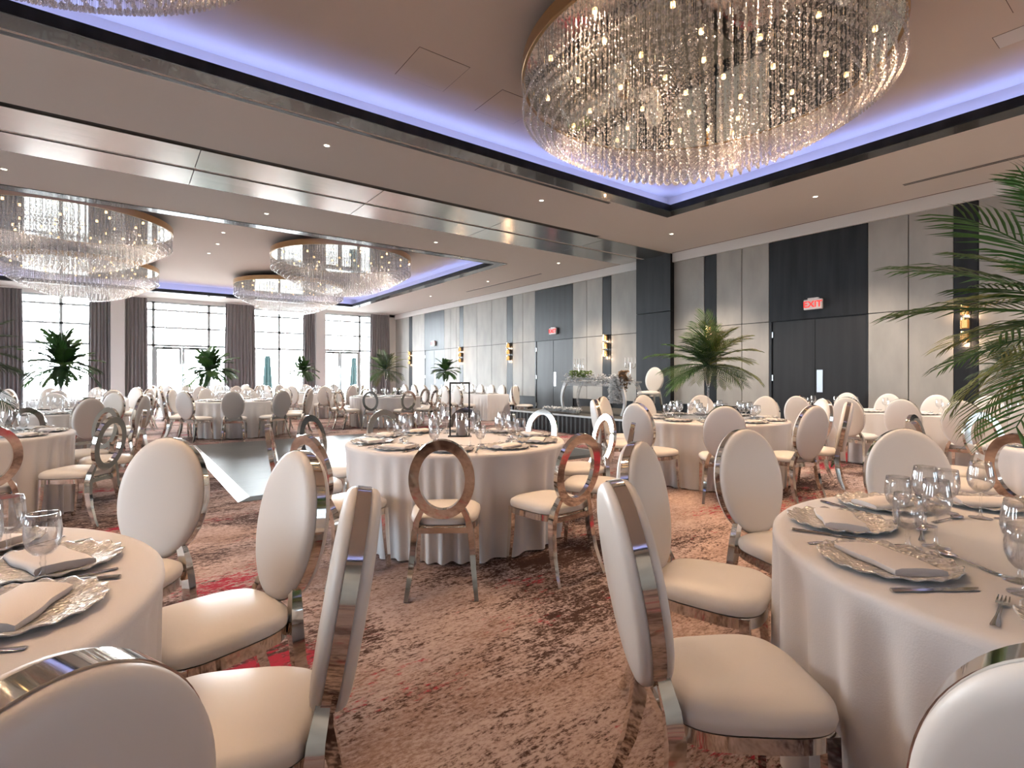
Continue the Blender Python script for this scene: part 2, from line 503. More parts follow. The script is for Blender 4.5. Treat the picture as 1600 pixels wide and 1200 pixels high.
# left wall out of view; its tall windows are added for side light
wl = struct('wall_left', None)
LW_ADDED = [(2.2, 2.9), (5.4, 7.6), (14.4, 16.4), (18.4, 20.4)]
LZ0, LZ1 = .4, 3.4
ed = [YB - .2] + [v for w in LW_ADDED for v in w] + [YW + .3]
for i in range(0, len(ed), 2):
    ob('wall_section', MB().box(XL - .2, XL, ed[i], ed[i + 1], 0, ZR + .3).mesh('wall_section', 'grey', smooth=False), wl)
for i, (a, b) in enumerate(LW_ADDED):
    ob('wall_section', MB().box(XL - .2, XL, a, b, 0, LZ0).box(XL - .2, XL, a, b, LZ1, ZR + .3).mesh('wall_section', 'grey', smooth=False), wl)
    w = struct('window_%d' % (i + 5), None)
    ob('window_frame', MB().box(XL - .14, XL - .08, a, a + .05, LZ0, LZ1).box(XL - .14, XL - .08, b - .05, b, LZ0, LZ1).box(XL - .14, XL - .08, a, b, LZ0, LZ0 + .05).box(XL - .14, XL - .08, a, b, LZ1 - .05, LZ1).box(XL - .14, XL - .08, a, b, 1.9, 1.94).mesh('window_frame', 'winframe', smooth=False), w)
    ob('glass_pane', MB().box(XL - .112, XL - .108, a + .04, b - .04, LZ0 + .04, LZ1 - .04).mesh('glass_pane', 'dim_glass_pale', smooth=False), w)
    pl = light('daylight_portal', 'AREA', (XL - .02, (a + b) / 2, (LZ0 + LZ1) / 2), 1, (1, 1, 1), rot=(0, -pi / 2, 0), shape='RECTANGLE', size=LZ1 - LZ0, size_y=b - a)
    pl.data.cycles.is_portal = True

# window wall
wf = struct('wall_far', None)
for a, b in ((XL, -3.3), (-.8, .6), (3.5, 4.35), (6.62, 7.33), (9.72, XW)):
    ob('pier', MB().box(a, b, YW, YW + .3, 0, ZC + .3).mesh('pier', 'white', smooth=False), wf)
ob('column_casing', MB().bbox(-.37, .06, YW - .35, YW - .001, 0, ZC, .01).mesh('column_casing', 'white', smooth=False), wf)
ob('column_casing', MB().bbox(7.0, 7.42, YW - .35, YW - .001, 0, ZC, .01).mesh('column_casing', 'white', smooth=False), wf)
ob('window_header', MB().box(XL, XW, YW, YW + .3, 4.2, ZC + .4).mesh('window_header', 'white', smooth=False), wf)
wins = [(-3.3, -.8, None, [-1.78]), (.6, 3.5, (.95, 2.83), [1.89]), (4.35, 6.62, None, [5.53]), (7.33, 9.72, (7.42, 9.15), [8.2])]
for i, (a, b, dr, mull) in enumerate(wins):
    w = struct('window_%d' % (i + 1), None)
    f = MB()
    yy = YW + .08
    def hb(x0, x1, z0, z1): f.box(x0, x1, yy, yy + .09, z0, z1)
    hb(a, a + .05, 0, 4.2); hb(b - .05, b, 0, 4.2)
    for z in (3.16, 3.84, 4.13): hb(a, b, z, z + .07)
    if dr:
        hb(a, b, 2.45, 2.54)
        for x in dr: hb(x - .05, x + .05, 0, 4.2)
    else:
        hb(a, b, 2.43, 2.51); hb(a, b, .0, .08)
        for x in mull: hb(x - .05, x + .05, 0, 4.2)
    ob('window_frame', f.mesh('window_frame', 'winframe', smooth=False), w)
    pl = light('daylight_portal', 'AREA', ((a + b) / 2, YW + .02, 2.1), 1, (1, 1, 1), rot=(-pi / 2, 0, 0), shape='RECTANGLE', size=b - a, size_y=4.2)
    pl.data.cycles.is_portal = True
    ob('glass_pane', MB().box(a + .04, b - .04, yy + .03, yy + .036, .02, 4.18).mesh('glass_pane', 'window_glass', smooth=False), w)
    if dr:
        d = struct('door_%d' % (5 + i), None)
        m_ = mull[0]
        for x0, x1 in ((dr[0] + .035, m_ - .005), (m_ + .005, dr[1] - .035)):
            g = MB()
            for q in ((x0, x0 + .09, .02, 2.44), (x1 - .09, x1, .02, 2.44), (x0 + .07, x1 - .07, 2.34, 2.44), (x0 + .07, x1 - .07, .02, .16)):
                g.box(q[0], q[1], yy - .01, yy + .05, q[2], q[3])
            lf = ob('door_leaf', g.mesh('door_leaf', 'winframe', smooth=False), d)
            xh = x1 - .035 if x0 < m_ - .3 else x0 + .035
            ob('pull_handle', MB().tube([(xh, yy - .06, .7), (xh, yy - .06, 1.75)], .018, 8).tube([(xh, yy - .06, .85), (xh, yy, .85)], .01, 6).tube([(xh, yy - .06, 1.6), (xh, yy, 1.6)], .01, 6).mesh('pull_handle', 'alu'), lf)
            ob('door_closer', MB().bbox((x0 + x1) / 2 - .2, (x0 + x1) / 2 + .12, yy - .06, yy - .011, 2.36, 2.44, .004).mesh('door_closer', 'black', smooth=False), lf)

# terrace outside the windows
tag(ob('terrace', MB().box(-60, 70, -60, 110, -.3, -.12).mesh('terrace', 'terrace', smooth=False)), None, None, kind='structure')
for i, px in enumerate((418, 553)):
    u = (px - 800) / FPX; Y = 28.0
    X = Y * (FWX + FWY * u) / (FWY - FWX * u)
    t = thing('patio_umbrella', 'folded teal patio umbrella standing outside behind the ' + ('third window' if i == 0 else 'second glass door'), 'umbrella', (X, Y, -.12), group='folded umbrellas on the terrace')
    ob('base', MB().lathe([(.01, 0), (.28, 0), (.28, .06), (.01, .08)], 16).mesh('base', 'black'), t)
    ob('pole', MB().tube([(0, 0, .05), (0, 0, 2.55)], .025, 8).mesh('pole', 'alu'), t)
    rs = []
    for k in range(9):
        z = .8 + 1.6 * k / 8; r = (.20 - .012 * k)
        rs.append([(r * (1 + .18 * cos(8 * a)) * cos(a), r * (1 + .18 * cos(8 * a)) * sin(a), z) for a in [2 * pi * j / 48 for j in range(48)]])
    ob('canopy', MB().rings(rs).mesh('canopy', 'teal'), t)

# ceiling slots and vents
def slot(name, x0, x1, y0, y1, label):
    t = thing(name, label, 'vent', ((x0 + x1) / 2, (y0 + y1) / 2, ZC))
    a, b = (x1 - x0) / 2, (y1 - y0) / 2
    ob('vent_frame', MB().box(-a, a, -b, b, -.006, .001).mesh('vent_frame', 'ceiling', smooth=False), t)
    if a > b:
        for s in (-.45, .45): ob('vent_slot', MB().box(-a, a, b * s - b * .4, b * s + b * .4, -.008, .0).mesh('vent_slot', 'black', smooth=False), t)
    else:
        for s in (-.45, .45): ob('vent_slot', MB().box(a * s - a * .28, a * s + a * .28, -b, b, -.008, .0).mesh('vent_slot', 'black', smooth=False), t)
slot('linear_diffuser', -6, 6.85, 6.34, 6.42, 'long twin-slot air diffuser beside the dark frame of the near ceiling recess')
slot('linear_diffuser', 9.88, 10.0, .2, 3.0, 'black slot air diffuser in the ceiling above the panelled wall')
slot('linear_diffuser', 9.9, 10.0, 12.0, 16.2, 'pale slot air diffuser in the far ceiling near the wall')

# ------------------------------------------------------------------ downlights
lens = MB().lathe([(.004, -.004), (.034, -.004)], 16, cap0=True).mesh('lens', 'lamp')
ring = MB().lathe([(.034, -.002), (.036, -.008), (.052, -.007), (.056, 0)], 20).mesh('trim_ring', 'white')
DL = [(2.15, 6.99, ZC, 'ahead of the steel track, first of the row'), (5.8, 6.98, ZC, 'ahead of the steel track, second of the row'), (9.4, 6.98, ZC, 'ahead of the steel track, near the panelled wall'),
      (9.39, 4.08, ZC, 'between the near recess and the panelled wall'), (2.15, 10.6, ZC, 'beyond the steel track, first of the row'), (5.7, 10.6, ZC, 'beyond the steel track, second of the row'), (9.4, 10.6, ZC, 'beyond the steel track, near the panelled wall'),
      (9.4, 14.0, ZC, 'beside the far recess, nearer the stage'), (9.4, 17.9, ZC, 'beside the far recess, nearer the windows'), (9.4, .9, ZC, 'over the long table along the wall'),
      (1.9, 14.0, ZR, 'inside the far recess, first of its row'), (1.95, 15.3, ZR, 'inside the far recess, second of its row'), (1.9, 16.6, ZR, 'inside the far recess, third of its row'),
      (-1.5, 6.99, ZC, 'out of frame'), (-1.4, 10.6, ZC, 'beyond the steel track by the corner of the far recess')]
for x, y, z, d in DL:
    if d == 'out of frame': d = 'ahead of the steel track over the table with hollow-backed chairs'
    t = spawn([('lens', lens), ('trim_ring', ring)], 'recessed_downlight', 'small round recessed downlight ' + d, 'ceiling light', (x, y, z), group='recessed downlights')
    light('downlight_lamp', 'SPOT', (0, 0, -.03), DOWN_W * (3.6 if x > 9 and y < 11 else 1), SOFT, t, spot_size=R(105), spot_blend=.7, shadow_soft_size=.04)
# downlights added out of view to light the near objects
for x, y in ((1.0, -5.5), (5.0, -5.5), (9.4, -2.2), (-5.6, 1.0), (-5.6, 5.0), (-2.6, -5.5)):
    t = spawn([('lens', lens), ('trim_ring', ring)], 'recessed_downlight', 'small round recessed downlight added to the unseen ceiling for light', 'ceiling light', (x, y, ZC), group='added downlights out of view')
    light('downlight_lamp', 'SPOT', (0, 0, -.03), DOWN_W * (2.4 if x > 4 else 1.2), SOFT, t, spot_size=R(110), spot_blend=.7, shadow_soft_size=.04)

# ------------------------------------------------------------------ chandeliers
ZP = 4.40
def chandelier_protos(RR):
    drum = MB().rings([[(r * cos(2 * pi * j / 96), r * sin(2 * pi * j / 96), z) for j in range(96)] for r, z in ((RR - .03, 0), (RR, -.004), (RR + .004, .0), (RR + .004, .13), (RR - .03, .134))], False, True).mesh('drum', 'bronze')
    plate = MB().lathe([(.001, .006), (RR - .03, .006)], 96).mesh('mirror_plate', 'mirror')
    rod = MB().lathe([(.28, .134), (.28, .28)], 24).mesh('canopy', 'bronze')
    s = MB()
    rnd = random.Random(3)
    ringsl = []
    r = RR - .015
    while r > .1:
        ringsl.append(r); r -= .075 if len(ringsl) < 5 else .10
    for qi, r in enumerate(ringsl):
        n = int(2 * pi * r / (.048 if qi == 0 else .06 if qi < 5 else .105))
        for j in range(n):
            a = 2 * pi * (j + .5 * (qi % 2)) / n
            x, y = r * cos(a), r * sin(a)
            bot = -(.30 + .62 * (1 - (r / RR) ** 2))
            s.add([(x - .0015, y, 0), (x + .0015, y, 0), (x, y + .002, 0), (x - .0015, y, bot), (x + .0015, y, bot), (x, y + .002, bot)], [(0, 1, 4, 3), (1, 2, 5, 4), (2, 0, 3, 5)])
            z = -.05 - rnd.random() * .05
            k = 0
            while z > bot + .05:
                s.ball((x, y, z), .0085 if k % 2 == 0 else .0048, 5, 3)
                z -= .046; k += 1
            s.ball((x, y, bot - .01), .013, 5, 4, 2.0)
    strands = s.mesh('crystal_strands', 'crystal', 180)
    sp = MB()
    spots = []
    for rr, n in ((.3, 4), (.75, 8), (1.2, 11), (1.55, 13)):
        for j in range(n):
            a = 2 * pi * j / n + rr * 3
            spots.append((rr * cos(a), rr * sin(a)))
    return [('drum', drum), ('mirror_plate', plate), ('canopy', rod)], strands, spots
cp, strands, spots = chandelier_protos(1.79)
spot_me = MB().lathe([(.020, -.014), (.022, 0)], 12, cap0=True).mesh('spot_lamp', 'bulb')
CH = [(4.77, 3.26, 'large crystal bead chandelier hanging in the near ceiling recess', 1), (-.89, 3.46, 'crystal bead chandelier cut off by the top edge, only its fringe showing', 1),
      (4.77, -2.4, 'unseen crystal bead chandelier added behind the camera for its light', 1),  # unseen, added to light the near furniture from behind
      (4.76, 14.05, 'crystal bead chandelier of the far recess, on the right and nearer', 0), (-.89, 14.0, 'crystal bead chandelier of the far recess, on the left and nearer', 0),
      (4.76, 19.6, 'crystal bead chandelier of the far recess, on the right nearest the windows', 0), (-.89, 19.5, 'crystal bead chandelier of the far recess, on the left nearest the windows', 0)]
for x, y, lab, near in CH:
    t = spawn(cp, 'crystal_chandelier', lab, 'chandelier', (x, y, ZP), 0, 'crystal chandeliers' if y > 0 else 'added chandeliers behind the camera')
    o = ob('crystal_strands', strands, t); o['kind'] = 'stuff'
    for i, (sx, sy) in enumerate(spots):
        ob('spot_lamp', spot_me, t, (sx, sy, 0))
    pts = [spots[i] for i in ((1, 5, 9, 13, 16, 20, 24, 27, 30, 33) if near else (5, 9, 16, 27))]
    for sx, sy in pts:
        light('chandelier_bulb', 'SPOT', (sx, sy, -.03), (CHAND_W if x > 0 else CHAND_W * .6) if near else FAR_W, WARM if near else SOFT, t, spot_size=R(125), spot_blend=.8, shadow_soft_size=.03)

# ------------------------------------------------------------------ curtains
def curtain(x0, x1, n, lab):
    rs = []
    N = n * 10
    H = 4.28
    for k, z in enumerate((.02, .6, 1.6, 2.8, 3.8, H)):
        row = []
        t = z / H
        for j in range(N + 1):
            u = j / N
            sp = 1 - .10 * t * t
            x = (x0 + x1) / 2 + (u - .5) * (x1 - x0) * sp
            y = YW - .18 + .055 * sin(2 * pi * n * u + .5 * sin(9 * u)) * (1 - .35 * t) + .015 * sin(2 * pi * n * u * 1.7 + z)
            row.append((x, y, z))
        rs.append(row)
    front = MB()
    back = [[(p[0], p[1] + .012, p[2]) for p in row] for row in rs]
    rings_ = [r + list(reversed(b)) for r, b in zip(rs, back)]
    front.rings(rings_)
    t = thing('curtain', lab, 'curtain', (0, 0, 0), group='grey floor-length curtains')
    ob('drape', front.mesh('drape', 'curtain', 70), t)
    ob('curtain_track', MB().box(x0 + .02, x1 - .02, YW - .2, YW - .17, H - .001, H + .04).mesh('curtain_track', 'white', smooth=False), t)
curtain(-3.75, -2.72, 9, 'grey pleated curtain at the left edge of the photo, left of the first window')
curtain(-1.02, -.36, 6, 'grey pleated curtain between the first window and the white column')
curtain(.07, .78, 6, 'grey pleated curtain left of the first glass door')
curtain(3.34, 4.55, 9, 'wide grey pleated curtain between the first glass door and third window')
curtain(6.44, 7.0, 5, 'narrow grey pleated curtain right of the third window by a column')
curtain(9.55, 10.6, 8, 'grey pleated curtain beside the room corner, right of the second glass door')

# ------------------------------------------------------------------ chairs
def seat_outline(inset, z, n=48):
    pts = []
    for j in range(n):
        a = 2 * pi * j / n
        c, s = cos(a), sin(a)
        e = 2 / 3.6
        x = math.copysign(abs(c) ** e, c); y = math.copysign(abs(s) ** e, s)
        hw = .232 - .035 * (1 - (y + 1) / 2)
        pts.append((x * (hw - inset), y * (.225 - inset), z))
    return pts
def chair_base():
    P = []
    seat = MB().rings([seat_outline(.02, .414), seat_outline(.004, .418), seat_outline(0, .435), seat_outline(.004, .456), seat_outline(.03, .474), seat_outline(.08, .484), seat_outline(.14, .489), seat_outline(.188, .4905)])
    P.append(('seat', seat.mesh('seat', 'vinyl', 60)))
    o, i = .006, .026
    fr = MB().rings([seat_outline(i, .372), seat_outline(o, .372), seat_outline(o, .413), seat_outline(i, .413), seat_outline(i, .372)], False, False)
    P.append(('seat_frame', fr.mesh('seat_frame', 'chrome', 35)))
    for s in (-1, 1):
        P.append(('leg', MB().bar([(s * .188, .165, .41), (s * .192, .170, .25), (s * .200, .190, 0)], [(.034, .036), (.032, .034), (.021, .023)]).mesh('leg', 'chrome', 30)))
    for s in (-1, 1):
        pts = [(s * .105, -.240, .545), (s * .128, -.232, .50), (s * .150, -.222, .45), (s * .165, -.216, .38), (s * .174, -.222, .28), (s * .184, -.246, .16), (s * .196, -.283, .06), (s * .203, -.312, 0)]
        sz = [(.026, .030), (.030, .036), (.034, .042), (.036, .046), (.034, .044), (.031, .038), (.027, .031), (.024, .026)]
        P.append(('leg', MB().bar(pts, sz).mesh('leg', 'chrome', 30)))
    P.append(('seat_rail', MB().bar([(-.165, -.214, .385), (.165, -.214, .385)], (.022, .034), side=(0, 1, 0)).mesh('seat_rail', 'chrome', 30)))
    return P
def tilt(mb, zc, lean=.17):
    mb.xf(Matrix.Translation((0, -.236, zc)) @ Matrix.Rotation(lean, 4, 'X'))
    return mb
# in the tilted frame: x across, z up from the oval's foot, y thickness (back is -y)
def oval(a, b, y, n=72):
    return [(a * cos(2 * pi * j / n), y, b + b * sin(2 * pi * j / n)) for j in range(n)]
def ovalc(a, b, cz, y, n=72):
    return [(a * cos(2 * pi * j / n), y, cz + b * sin(2 * pi * j / n)) for j in range(n)]
base_parts = chair_base()
def hollow_chair():
    a, b, w, t = .192, .241, .058, .032
    r = MB().rings([ovalc(a, b, b, -t / 2), ovalc(a, b, b, t / 2), ovalc(a - w, b - w, b, t / 2), ovalc(a - w, b - w, b, -t / 2), ovalc(a, b, b, -t / 2)], False, False)
    tilt(r, .462)
    return base_parts + [('open_oval_back', r.mesh('open_oval_back', 'chrome', 30))]
def padded_chair():
    a, b, t = .208, .284, .036
    r = MB().rings([ovalc(a, b, b, -t / 2), ovalc(a, b, b, t / 2), ovalc(a - .014, b - .014, b, t / 2), ovalc(a - .014, b - .014, b, -t / 2), ovalc(a, b, b, -t / 2)], False, False)
    tilt(r, .448)
    P = base_parts + [('oval_rim', r.mesh('oval_rim', 'chrome', 30))]
    for s, nm in ((1, 'front_pad'), (-1, 'back_pad')):
        prof = [(.012, .0), (.004, .0165), (.003, .024), (.006, .034), (.016, .043), (.035, .048), (.08, .052), (.15, .054), (.195, .0545)]
        rr = [ovalc(a - i, b - i, b, s * y) for i, y in prof]
        if s > 0: rr = [list(reversed(q)) for q in rr]
        m = MB().rings(rr, False, True)
        tilt(m, .448)
        P.append((nm, m.mesh(nm, 'vinyl', 60)))
        pipe = [ovalc(a - .006 + .0022 * cos(q), b - .006 + .0022 * cos(q), b, s * (.0195 + .0022 * sin(q))) for q in [2 * pi * k / 5 for k in range(6)]]
        m = MB().rings(pipe, False, False); tilt(m, .448)
        P.append(('piping', m.mesh('piping', 'pipe', 180)))
    return P
HOLLOW, PADDED = hollow_chair(), padded_chair()
chairs = []      # (kind, x, y, rz, table key)
def chair_at(kind, tc, deg, key, r=1.16):
    a = R(deg)
    chairs.append((kind, tc[0] + r * cos(a), tc[1] + r * sin(a), a + pi / 2, key))

# ------------------------------------------------------------------ tables
def cloth_mesh(seed, n=34, amp=.085, r0=.915):
    rnd = random.Random(seed)
    N = 400
    ph = [rnd.random() * 6.28 for _ in range(4)]
    warp = [2 * pi * j / N for j in range(N)]
    def wave(a):
        b = a + .10 * sin(3 * a + ph[0]) + .06 * sin(5 * a + ph[1])
        w_ = .75 * sin(n * b + ph[2]) + .35 * sin(.5 * n * b + 1.3 * sin(3 * a + ph[3]))
        return max(-1, min(1, w_)) * (.75 + .25 * sin(2 * a + ph[1]))
    rs = [[(0.001 * cos(a), .001 * sin(a), .762) for a in warp], [(.5 * cos(a), .5 * sin(a), .762) for a in warp], [((r0 - .03) * cos(a), (r0 - .03) * sin(a), .762) for a in warp],
          [((r0 - .010) * cos(a), (r0 - .010) * sin(a), .759) for a in warp], [((r0 - .001) * cos(a), (r0 - .001) * sin(a), .750) for a in warp], [((r0 + .001) * cos(a), (r0 + .001) * sin(a), .735) for a in warp]]
    for k, z in enumerate((.69, .62, .52, .40, .27, .14, .012)):
        t = (k + 1) / 7
        rs.append([((r0 + .012 * t - amp * t ** .7 * (1 - wave(a)) * .5) * cos(a), (r0 + .012 * t - amp * t ** .7 * (1 - wave(a)) * .5) * sin(a), z) for a in warp])
    rs = [list(reversed(r)) for r in rs]
    return MB().rings(rs, True, False).mesh('tablecloth', 'cloth', 180)
cloths = [cloth_mesh(s) for s in (1, 2, 3)]
top_me = MB().lathe([(.001, .72), (.90, .72), (.90, .755), (.001, .755)], 48).mesh('tabletop', 'stagetop')
ped_me = MB().lathe([(.3, 0), (.3, .03), (.04, .08), (.04, .72)], 16, cap0=True).mesh('pedestal', 'black')

TAB = {  # key: (x, y, chair kind, chair angles, table description)
 'T1': (2.30, 3.90, 'h', [236 + 36 * k for k in range(10)], 'centre table with the candle frame'),
 'T2': (2.34, .17, 'p', [37, 73, 109, 145, 184.6], 'front table under the big palm'),
 'T3': (-.785, 1.86, 'p', [-58, -21, 13, 50], 'front table in the left corner'),
 'T4': (6.02, 3.88, 'p', [2 + 36 * k for k in range(10)], 'palm table beside the stage'),
 'T6': (5.95, .27, 'h', [52, 88, 124, 160], 'table at the right edge'),
 'T7': (-1.29, 6.76, 'h', [290, 326, 2, 38, 74], 'left table with hollow-backed chairs'),
 'T8': (-1.10, 10.4, 'p', [300 + 36 * k for k in range(10)], 'palm table left of the dance floor'),
 'T9': (2.10, 12.9, 'p', [3 + 36 * k for k in range(10)], 'table beyond the dance floor'),
 'T10': (5.60, 13.2, 'h', [17 + 36 * k for k in range(10)], 'far palm table with hollow-backed chairs'),
 'F1': (-.8, 15.6, 'p', [7 + 36 * k for k in range(10)], 'left table towards the first window'),
 'F2': (2.2, 18.9, 'p', [2 + 36 * k for k in range(10)], 'palm table before the first glass door'),
 'F3': (4.9, 17.2, 'p', [13 + 36 * k for k in range(10)], 'palm table before the third window'),
}
LOOK = {'T1': 'white-clothed round banquet table set for ten, in the centre with a black candle frame', 'T2': 'large white-clothed round table under the big palm at the right front', 'T3': 'white-clothed round table in the left front corner with silver chargers',
        'T4': 'white-clothed round table beside the stage with a tall palm centrepiece', 'T6': 'white-clothed round table cut off by the right edge of the photo', 'T7': 'white-clothed round table at the left with hollow-backed steel chairs',
        'T8': 'white-clothed round table left of the dance floor under a dark palm', 'T9': 'white-clothed round table just beyond the left end of the dance floor', 'T10': 'far white-clothed round table ringed by hollow-backed chairs, with a palm',
        'F1': 'white-clothed round table on the left towards the first window', 'F2': 'white-clothed round table under the palm before the first glass door', 'F3': 'white-clothed round table under the small palm before the third window'}
for i, (k, (x, y, ck, angs, desc)) in enumerate(TAB.items()):
    t = thing('banquet_table', LOOK[k], 'table', (x, y, 0), 1.3 * i, 'round banquet tables')
    for o in (ob('tablecloth', cloths[i % 3], t), ob('tabletop', top_me, t), ob('pedestal', ped_me, t)):
        if k == 'T3': o.scale = (.965, .965, 1)      # the smaller table in the corner
    for a in angs: chair_at(ck, (x, y), a, k, {'T3': 1.18 if a > 40 else 1.03 if a < -40 else 1.065, 'T2': 1.155}.get(k, 1.16))

# long tables parallel to the right-hand wall
def long_table(cx, y0, y1, lab, key):
    w = .38
    rnd = random.Random(5)
    per = []
    def seg(p, q, n):
        for j in range(n):
            u = j / n; per.append((p[0] + (q[0] - p[0]) * u, p[1] + (q[1] - p[1]) * u))
    L = y1 - y0
    nl = int(L * 40)
    seg((-w, -L / 2), (w, -L / 2), 30); seg((w, -L / 2), (w, L / 2), nl); seg((w, L / 2), (-w, L / 2), 30); seg((-w, L / 2), (-w, -L / 2), nl)
    rs = []
    for z, t in ((.762, -.03), (.758, -.006), (.745, 0), (.6, .006), (.4, .012), (.2, .016), (.012, .02)):
        row = []
        for j, (x, y) in enumerate(per):
            s = .018 * max(0, .76 - z) * sin(j * .9) + .012 * max(0, .76 - z) * sin(j * .37 + 1)
            nx = math.copysign(1, x) if abs(abs(x) - w) < 1e-6 else 0
            ny = math.copysign(1, y) if abs(abs(y) - L / 2) < 1e-6 else 0
            row.append((x + nx * (t + s), y + ny * (t + s), z))
        rs.append(row)
    t = thing('banquet_table', lab, 'table', (cx, (y0 + y1) / 2, 0))
    ob('tablecloth', MB().rings(rs, True, False).mesh('tablecloth', 'cloth', 60), t)
    ob('tabletop', MB().box(-w + .01, w - .01, -L / 2 + .01, L / 2 - .01, .72, .755).mesh('tabletop', 'stagetop', smooth=False), t)
T5X, T12X = 9.15, 8.76
long_table(T5X, .2, 4.15, 'long white-clothed table standing along the panelled wall by the near doors', 'T5')
long_table(T12X, 12.5, 17.6, 'long white-clothed table far off along the wall beyond the stage', 'T12')
for y in (3.77, 3.10, 2.46, 1.86, 1.25, .6): chairs.append(('p', 8.42, y, -pi / 2, 'T5'))
for y in (3.9, 3.28, 2.64, 2.03, 1.4): chairs.append(('p', 9.88, y, pi / 2, 'T5'))
for y in (16.6, 15.9, 15.2, 14.5, 13.8, 13.1): chairs.append(('p', 8.06, y, -pi / 2, 'T12'))
for y in (16.3, 15.6, 15.0, 14.35, 13.75, 13.05): chairs.append(('p', 9.48, y, pi / 2, 'T12'))
CEN = {k: (v[0], v[1]) for k, v in TAB.items()}
DES = {k: v[4] for k, v in TAB.items()}
DES['T5'] = 'long table by the near wall'; DES['T12'] = 'long table beyond the stage'
byk = {}
for c in chairs:
    k = c[4]
    if k in CEN:
        near = project(c[1], c[2])[2] < project(*CEN[k])[2]
    else:
        near = c[1] < (T5X if k == 'T5' else T12X)
    byk.setdefault((k, near, c[0]), []).append(c)
for (k, near, kind), lst in byk.items():
    lst.sort(key=lambda c: project(c[1], c[2], .8)[0])
    for i, c in enumerate(lst):
        side = 'near' if near else 'far'
        if k in ('T5', 'T12'): side = 'aisle' if near else 'wall'
        nm = 'white padded oval-back chair' if kind == 'p' else 'hollow oval-backed steel chair'
        lab = f'{nm}, {ORD[i]} from left, {side} side, {DES[k]}'
        spawn(PADDED if kind == 'p' else HOLLOW, 'oval_back_chair' if kind == 'p' else 'open_back_chair', lab, 'chair', (c[1], c[2], 0), c[3], 'chairs at the ' + DES[k])

# ------------------------------------------------------------------ tableware
def charger_mesh():
    N = 96
    rs = []
    for r, z, w in ((.001, .004, 0), (.09, .004, 0), (.115, .006, .0005), (.135, .011, .0015), (.155, .016, .003), (.168, .019, .0042), (.172, .0185, .0045), (.165, .013, .004), (.13, .005, .001), (.09, .0, 0), (.001, 0, 0)):
        rs.append([((r + w * .8 * sin(17 * a)) * cos(a), (r + w * .8 * sin(17 * a)) * sin(a), z + w * sin(17 * a + 4 * r)) for a in [2 * pi * j / N for j in range(N)]])
    return MB().rings(rs, False, False).mesh('charger_plate', 'charger', 180)
def napkin_mesh(a=.112, b=.062, seed=0):
    """folded in three layers, the loose edge slightly open"""
    m = MB()
    rnd = random.Random(seed)
    rs = []
    N = 14
    prof = [(-b, .0), (-b - .004, .006), (-b - .003, .016), (-b + .012, .0215), (0, .0245), (b - .012, .022), (b, .017), (b + .003, .009), (b, .0)]
    for i in range(N + 1):
        x = -a + 2 * a * i / N
        e = .006 * sin(3.1 * x / a + seed) + .003 * sin(9 * x / a)
        sk = .012 * x / a
        rs.append([(x + .01 * y / b, y + sk + .003 * sin(5 * x / a), z * (1 + 8 * e) if z > .003 else z) for y, z in prof])
    return m.rings(rs).mesh('napkin', 'napkin', 50)
def bowl_parts(kind, seg=28):
    if kind == 'goblet':
        bowl = [(.006, .058), (.022, .064), (.034, .080), (.0405, .102), (.0415, .125), (.039, .150), (.0355, .172), (.0345, .172), (.038, .150), (.0402, .125), (.039, .103), (.032, .082), (.020, .067), (.003, .062)]
        stem = [(.012, .006), (.006, .016), (.0055, .030), (.008, .038), (.0055, .046), (.006, .060)]
    else:
        bowl = [(.005, .098), (.020, .104), (.036, .122), (.042, .145), (.0405, .168), (.036, .195), (.0325, .215), (.0317, .215), (.035, .195), (.0392, .168), (.0405, .145), (.034, .124), (.018, .107), (.003, .102)]
        stem = [(.012, .006), (.005, .014), (.0042, .045), (.0042, .080), (.006, .100)]
    foot = [(.001, .0), (.036, 0), (.0375, .0015), (.035, .003), (.012, .006), (.004, .009)]
    return [('bowl', MB().lathe(bowl, seg).mesh('bowl', 'glass', 180)), ('stem', MB().lathe(stem, 12).mesh('stem', 'glass', 180)), ('foot', MB().lathe(foot, seg).mesh('foot', 'glass', 180))]
def bowl_single(kind):
    if kind == 'goblet': p = [(.036, 0), (.034, .003), (.008, .008), (.0055, .03), (.006, .056), (.024, .066), (.0405, .102), (.0415, .125), (.0355, .172)]
    else: p = [(.036, 0), (.034, .003), (.006, .01), (.0045, .05), (.006, .098), (.022, .106), (.040, .135), (.0405, .168), (.0325, .215)]
    return MB().lathe(p, 14).mesh('glass_' + kind, 'glass', 180)
GOB, WIN = bowl_parts('goblet'), bowl_parts('wine')
GOB1, WIN1 = bowl_single('goblet'), bowl_single('wine')
CHG = charger_mesh()
NAPS = [napkin_mesh(seed=s) for s in range(3)]
def knife_parts():
    h = MB().rings([[(x * w, y, z * .004 + .005) for x, z in ((-1, 0), (-.6, 1), (.6, 1), (1, 0), (.6, -1), (-.6, -1))] for y, w in ((-.115, .0065), (-.112, .0085), (-.06, .0075), (-.01, .0065), (.0, .006))])
    b = MB().rings([[(x0, y, .0065), (x1, y, .0055), (x1, y, .004), (x0, y, .0035)] for y, x0, x1 in ((0, -.006, .006), (.02, -.006, .009), (.08, -.006, .0095), (.105, -.006, .006), (.118, -.006, -.004))])
    return [('handle', h.mesh('handle', 'cutlery', 50)), ('blade', b.mesh('blade', 'cutlery', 30))]
